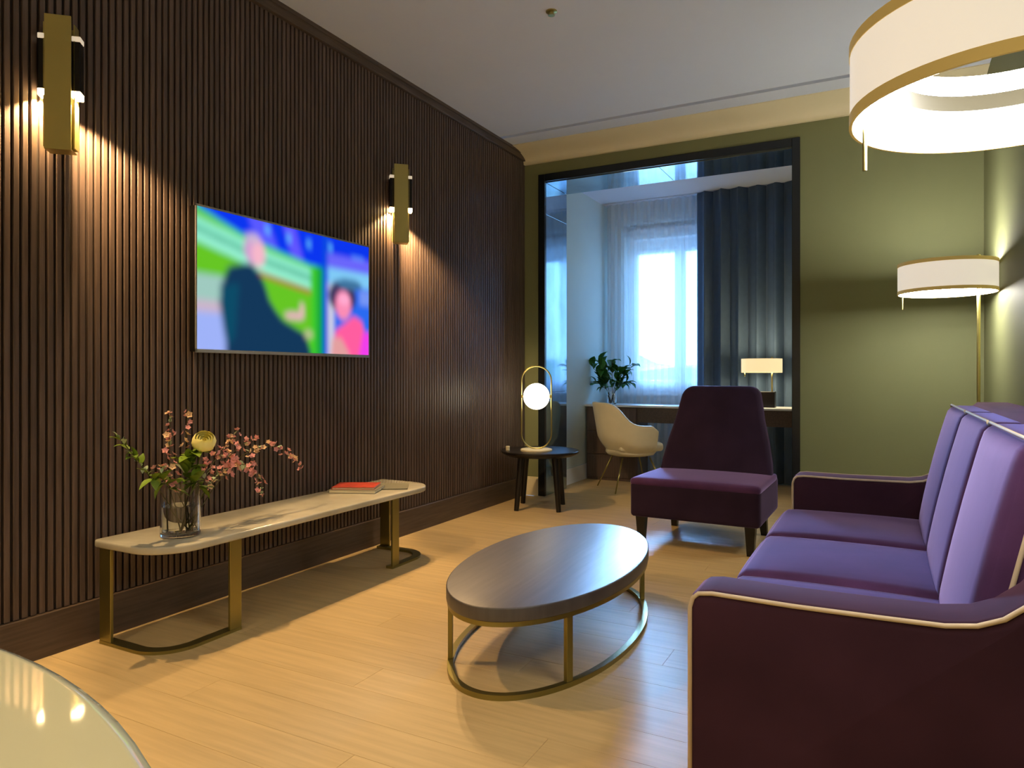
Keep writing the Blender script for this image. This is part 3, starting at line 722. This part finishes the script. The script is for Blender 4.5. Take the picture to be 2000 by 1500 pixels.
# outline with rounded upper corners, extruded and leaned back
outl = []
hw0, hw1, hh, rc_ = 0.368, 0.255, 0.60, 0.085
outl += [(-hw0, 0.0), (hw0, 0.0), (hw0-0.01, 0.10)]
def arc(cx, cz, r, a0, a1, n=8): return [(cx+r*math.cos(math.radians(a0+(a1-a0)*i/n)), cz+r*math.sin(math.radians(a0+(a1-a0)*i/n))) for i in range(n+1)]
outl += [(0.33, 0.24), (0.293, 0.38)]
outl += arc(hw1-rc_+0.012, hh-rc_, rc_, 8, 90) + arc(-hw1+rc_-0.012, hh-rc_, rc_, 90, 172)
outl += [(-0.293, 0.38), (-0.33, 0.24), (-hw0+0.01, 0.10)]
bk.prism(outl, 0.0, 0.11, 0.028, axis='y', seg=4)
bk.v = [(x, y_+0.20*(z/0.6)-0.0*z, z) for x, y_, z in bk.v]
o = bk.build('backrest', PURPLE3, ac, smooth=True, angle=50); o.location = (W_/2, 0.50, 0.375)
for (x, y_, tx, ty) in ((0.06, 0.05, 0.0, 0.0), (W_-0.06, 0.05, 0, 0), (0.10, 0.62, -.01, .03), (W_-0.10, 0.62, .01, .03)):
    mb = MB(); mb.add([(x-.03, y_-.03, .172), (x+.03, y_-.03, .172), (x+.03, y_+.03, .172), (x-.03, y_+.03, .172),
                       (x-.019+tx, y_-.019+ty, 0), (x+.019+tx, y_-.019+ty, 0), (x+.019+tx, y_+.019+ty, 0), (x-.019+tx, y_+.019+ty, 0)],
                      [(0, 3, 2, 1), (4, 5, 6, 7), (0, 1, 5, 4), (1, 2, 6, 5), (2, 3, 7, 6), (3, 0, 4, 7)])
    mb.build('leg', BLACKW, ac)

# ------------------------------------------------------------------ sofa
sf = thing('sofa', 'three-seat purple velvet sofa with cream piping along the right wall', 'sofa', (2.9, 2.54, 0))
def sp(o): return place(o, sf)
SY0, SY1 = 1.505, 3.585
sp(MB().box(2.405, 3.28, SY0+.155, SY1-.155, 0.09, 0.30, 0.015, 3).build('seat_base', PURPLE2, sf, smooth=True, angle=40))
cw = (SY1-SY0-0.30)/3
for i in range(3):
    y0 = SY0+0.15+i*cw
    sp(MB().soft(0.60, cw-0.004, 0.16, 0.035, 12, (0.012, 0, 0.022), (2.675, y0+cw/2, 0.365)).build('seat_cushion', PURPLE, sf, smooth=True))
# arm profile in (x, z): front, flat top, sweep up into the back
armp = [(2.41, 0.10)] + [(2.41, 0.56), (2.416, 0.585), (2.432, 0.596), (2.46, 0.600), (2.62, 0.598), (2.78, 0.600), (2.88, 0.602), (2.93, 0.610), (2.97, 0.628), (3.01, 0.662), (3.05, 0.715), (3.09, 0.79), (3.12, 0.86), (3.15, 0.905), (3.19, 0.93), (3.25, 0.93), (3.285, 0.91), (3.30, 0.87), (3.30, 0.10)]
for y0, y1, yo in ((SY0, SY0+0.15, SY0), (SY1-0.15, SY1, SY1)):
    arm = sp(MB().prism(armp, y0, y1, 0.022, axis='y', seg=4).build('arm', PURPLE2, sf, smooth=True, angle=45))
    for ye in ((y0,) if yo == SY0 else (y0, y1)):
        s_ = 1 if ye == y0 else -1
        MB().tube([(x+(.004 if x < 2.42 else 0), ye+s_*0.004, z-(.0 if x < 2.415 else .004)) for x, z in [(2.41, .10)]+armp[1:-1]], 0.0048, 8).build('piping', PIPE, arm, smooth=True)
        
# back frame and back cushions, reclined
def recl(x, z): return x+(z-0.45)*0.225
bfp = [(2.99, 0.30), (recl(2.99, .93), 0.925), (3.12, 0.945), (3.22, 0.945), (3.27, 0.92), (3.28, 0.30)]
sp(MB().prism(bfp, SY0+0.15, SY1-0.15, 0.015, axis='y').build('back_frame', PURPLE2, sf, smooth=True, angle=45))
for i in range(3):
    y0 = SY0+0.15+i*cw
    def f(x, y_, z): return (x+z*0.225, y_, z)
    bc = sp(MB().soft(0.13, cw-0.003, 0.50, 0.03, 12, (0.022, 0, 0.0), (2.985+0.045, y0+cw/2, 0.68), fn=f).build('back_cushion', PURPLE, sf, smooth=True))
    yA, yB = y0+0.008, y0+cw-0.008
    zt = 0.932; xt = 2.985+0.045-0.058+(zt-.68)*.225
    pts = [(xt, yA, zt-.006), (xt-0.000, yA+.02, zt), (xt, yB-.02, zt), (xt, yB, zt-.006)]
    MB().tube(pts, 0.0042, 8).build('piping', PIPE, bc, smooth=True)
    if i in (0, 2):
        ye = y0-0.001 if i == 0 else y0+cw+0.001
        MB().tube([(2.985+.045-.022+(z-.68)*.225, ye, z) for z in (0.50, 0.60, 0.7, 0.8, 0.9, 0.925)], 0.0048, 8).build('piping', PIPE, bc, smooth=True)
for x in (2.47, 3.22):
    for y_ in (SY0+0.08, SY1-0.08):
        sp(MB().tube([(x, y_, 0), (x, y_, 0.10)], [0.016, 0.024], 12).build('leg', BLACKW, sf, smooth=True, angle=40))

# ------------------------------------------------------------------ side table, globe lamp, little candle
st = thing('side_table', 'small round black side table with four legs in the corner', 'side table', (0.376, 5.03, 0), math.radians(18))
MB().lathe([(0, 0.415), (0.26, 0.415), (0.305, 0.437), (0.31, 0.445), (0.31, 0.452), (0.305, 0.457), (0, 0.457)], (0, 0, 0), 48).build('table_top', BLACKW, st, smooth=True, angle=30)
for a in (45, 135, 225, 315):
    ca_, sa_ = math.cos(math.radians(a)), math.sin(math.radians(a))
    MB().tube([(0.185*ca_, 0.185*sa_, 0.418), (0.232*ca_, 0.232*sa_, 0)], [0.026, 0.019], 12).build('leg', BLACKW, st, smooth=True, angle=40)
gl = thing('globe_lamp', 'table lamp with a glowing globe inside a slim brass oval hoop', 'lamp', (0.372, 4.97, 0.457), math.radians(22))
MB().lathe([(0, 0), (0.125, 0), (0.125, 0.010), (0.120, 0.014), (0, 0.014)], (0, 0, 0), 40).build('base', SHELL, gl, smooth=True, angle=30)
pts = []
for i in range(17): a = PI*i/16; pts.append((0.118*math.cos(a), 0, 0.545+0.118*math.sin(a)))
for i in range(17): a = PI+PI*i/16; pts.append((0.118*math.cos(a), 0, 0.134+0.118*math.sin(a)))
MB().tube(pts, 0.0058, 10, closed=True).build('hoop', BRASS, gl, smooth=True)
MB().sphere((-0.0, 0, 0.425), 0.103, 32, 20).build('globe', GLOBE, gl, smooth=True)
MB().tube([(0.098, 0, 0.425), (0.120, 0, 0.425)], 0.012, 12).build('globe_mount', BRASS, gl, smooth=True, angle=40)
MB().tube([(-0.098, 0, 0.425), (-0.120, 0, 0.425)], 0.012, 12).build('globe_mount', BRASS, gl, smooth=True, angle=40)
o = MB().lathe([(0, 0), (0.015, 0), (0.016, 0.002), (0.016, 0.032), (0.013, 0.034), (0, 0.030)], (0, 0, 0), 20).build('candle', SHELL, None, smooth=True, angle=40)
o.location = (0.165, 4.88, 0.457); tag(o, 'tiny white candle at the left edge of the side table', 'candle')

# ------------------------------------------------------------------ cream shell desk chair
sc_ = thing('desk_chair', 'cream tub chair on thin metal legs pulled up to the desk', 'chair', (0.70, 6.22, 0), math.radians(-50))
# local +y is where the chair faces
def shell_mesh():
    vs = []; fs = []; nu, nv = 40, 12
    for i in range(nu+1):
        a = -1+2*i/nu                      # -1 left arm tip .. 0 back centre .. 1 right arm tip
        ang = a*math.radians(118)
        dx, dy = math.sin(ang), -math.cos(ang)
        k = abs(a)
        top = 0.80-0.205*(1/(1+math.exp(-(k-0.52)*16)))-(0.05*max(0, k-0.9)/0.1)
        for j in range(nv+1):
            v_ = j/nv
            z = 0.335+(top-0.335)*v_
            rad = 0.185+0.085*math.sin(min(1, v_*2.6)*PI/2)+0.03*v_
            rx, ry = rad*1.03, rad*(1.0 if dy < 0 else 1.22)
            vs.append((dx*rx, dy*ry+0.02-(0.05*v_ if dy < 0 else 0)*abs(dy), z))
    for i in range(nu):
        for j in range(nv): a = i*(nv+1)+j; fs.append((a, a+nv+1, a+nv+2, a+1))
    return MB().add(vs, fs)
o = shell_mesh().build('shell', SHELL, sc_, smooth=True)
m_ = o.modifiers.new('padding', 'SOLIDIFY'); m_.thickness = 0.035; m_.offset = -1
m_ = o.modifiers.new('round', 'BEVEL'); m_.width = 0.010; m_.segments = 3; m_.limit_method = 'ANGLE'
MB().lathe([(0, 0.308), (0.15, 0.310), (0.195, 0.322), (0.212, 0.345), (0.21, 0.37), (0, 0.37)], (0, 0.03, 0), 36, sy=1.1).build('shell_bottom', SHELL, sc_, smooth=True, angle=60)
MB().soft(0.40, 0.42, 0.08, 0.03, 6, (0, 0, .01), (0, 0.06, 0.40)).build('seat_cushion', SHELL, sc_, smooth=True)
for sx in (-1, 1):
    for sy in (-1, 1):
        MB().tube([(sx*0.13, 0.03+sy*0.13, 0.30), (sx*0.24, 0.03+sy*0.24, 0.0)], [0.008, 0.006], 8).build('leg', BRONZE, sc_, smooth=True)

# ------------------------------------------------------------------ plant on the desk
dv = thing('vase', 'small glass vase on the desk holding the leafy stems', 'vase', (0.335, 6.80, 0.753))
MB().lathe([(0, 0), (0.045, 0), (0.052, 0.01), (0.05, 0.09), (0.04, 0.12), (0.045, 0.14), (0.042, 0.14), (0.037, 0.12), (0.046, 0.09), (0.048, 0.012), (0, 0.008)], (0, 0, 0), 32).build('glass', GLASS, dv, smooth=True, angle=40)
MB().lathe([(0, 0.0085), (0.0475, 0.0125), (0.0455, 0.088), (0, 0.088)], (0, 0, 0), 32).build('water', WATER, dv, smooth=True, angle=40)
random.seed(3)
tips = [((0.10, 6.78, 1.17), 'leftmost leafy stem leaning to the alcove wall'), ((0.22, 6.74, 1.20), 'upright leafy stem at the left of the desk vase'), ((0.34, 6.82, 1.21), 'tallest leafy stem in the middle of the desk vase'),
        ((0.46, 6.78, 1.12), 'leafy stem leaning slightly right in the desk vase'), ((0.56, 6.80, 1.17), 'rightmost long leafy stem with bare twig tip'), ((0.14, 6.80, 0.98), 'low leafy stem drooping left over the desk'), ((0.52, 6.80, 0.98), 'low leafy stem spreading right over the desk')]
for (tip, lb) in tips:
    branch('leafy_branch', lb, 'plant', tip, ((tip[0]+0.335*3)/4, 6.80, 0.98), [LFD, LFD2, LFD], 13, 0.40, group='dark green stems in the desk vase', foot=(0.335+random.uniform(-.015, .015), 6.80+random.uniform(-.015, .015), 0.77), sr=0.003)

# ------------------------------------------------------------------ white bar table nearest the camera
bt = thing('bar_table', 'round glossy white high table in the near left corner', 'table', (2.444, -0.2116, 0))
MB().lathe([(0, 0.915), (0.369, 0.915), (0.370, 0.915), (0.374, 0.917), (0.376, 0.921), (0.376, 0.939), (0.3748, 0.943), (0.371, 0.945), (0.370, 0.945), (0, 0.945)], (0, 0, 0), 128).build('table_top', LACQ, bt, smooth=True, angle=60)
MB().tube([(0, 0, 0.02), (0, 0, 0.915)], 0.035, 24).build('pedestal', BRASS, bt, smooth=True, angle=40)
MB().lathe([(0, 0), (0.22, 0), (0.22, 0.010), (0.21, 0.016), (0.05, 0.022), (0, 0.022)], (0, 0, 0), 48).build('base', BRASS, bt, smooth=True, angle=40)

# ------------------------------------------------------------------ ceiling sprinkler, and fill lamps added behind the camera
t = thing('ceiling_sprinkler', 'tiny brass sprinkler head on the ceiling', 'sprinkler', (1.226, 3.39, H))
MB().lathe([(0, 0), (0.030, 0), (0.030, -0.004), (0.012, -0.008), (0.009, -0.020), (0, -0.020)], (0, 0, 0), 24).build('rosette', BRASS, t, smooth=True, angle=40)
MB().lathe([(0, -0.018), (0.018, -0.020), (0.018, -0.023), (0, -0.023)], (0, 0, 0), 16).build('deflector', BRASS, t)
t0 = None
for i, (x, y_, lb) in enumerate(((0.9, -0.6, 'unseen fill lamp added in the ceiling at the front left'), (2.5, -0.6, 'unseen fill lamp added in the ceiling at the front right'),
                                 (0.9, -1.9, 'unseen fill lamp added in the ceiling at the rear left'), (2.5, -1.9, 'unseen fill lamp added in the ceiling at the rear right'))):
    t = thing('fill_lamp', lb, 'lamp', (x, y_, H), group='unseen fill lamps added behind the viewer')  # out of view, added to brighten the room
    MB().lathe([(0.045, -0.001), (0.062, -0.001), (0.062, -0.004), (0.045, -0.006)], (0, 0, 0), 32, closed=True).build('rim', WHITEP, t, smooth=True, angle=40)
    MB().lathe([(0, -0.002), (0.044, -0.002), (0.044, -0.003), (0, -0.003)], (0, 0, 0), 32).build('lens', FILLL, t)
    light('fill_light', 'SPOT', (0, 0, -0.02), 85, (1.0, 0.80, 0.54), t, spot_size=math.radians(130), spot_blend=0.8, shadow_soft_size=0.05)
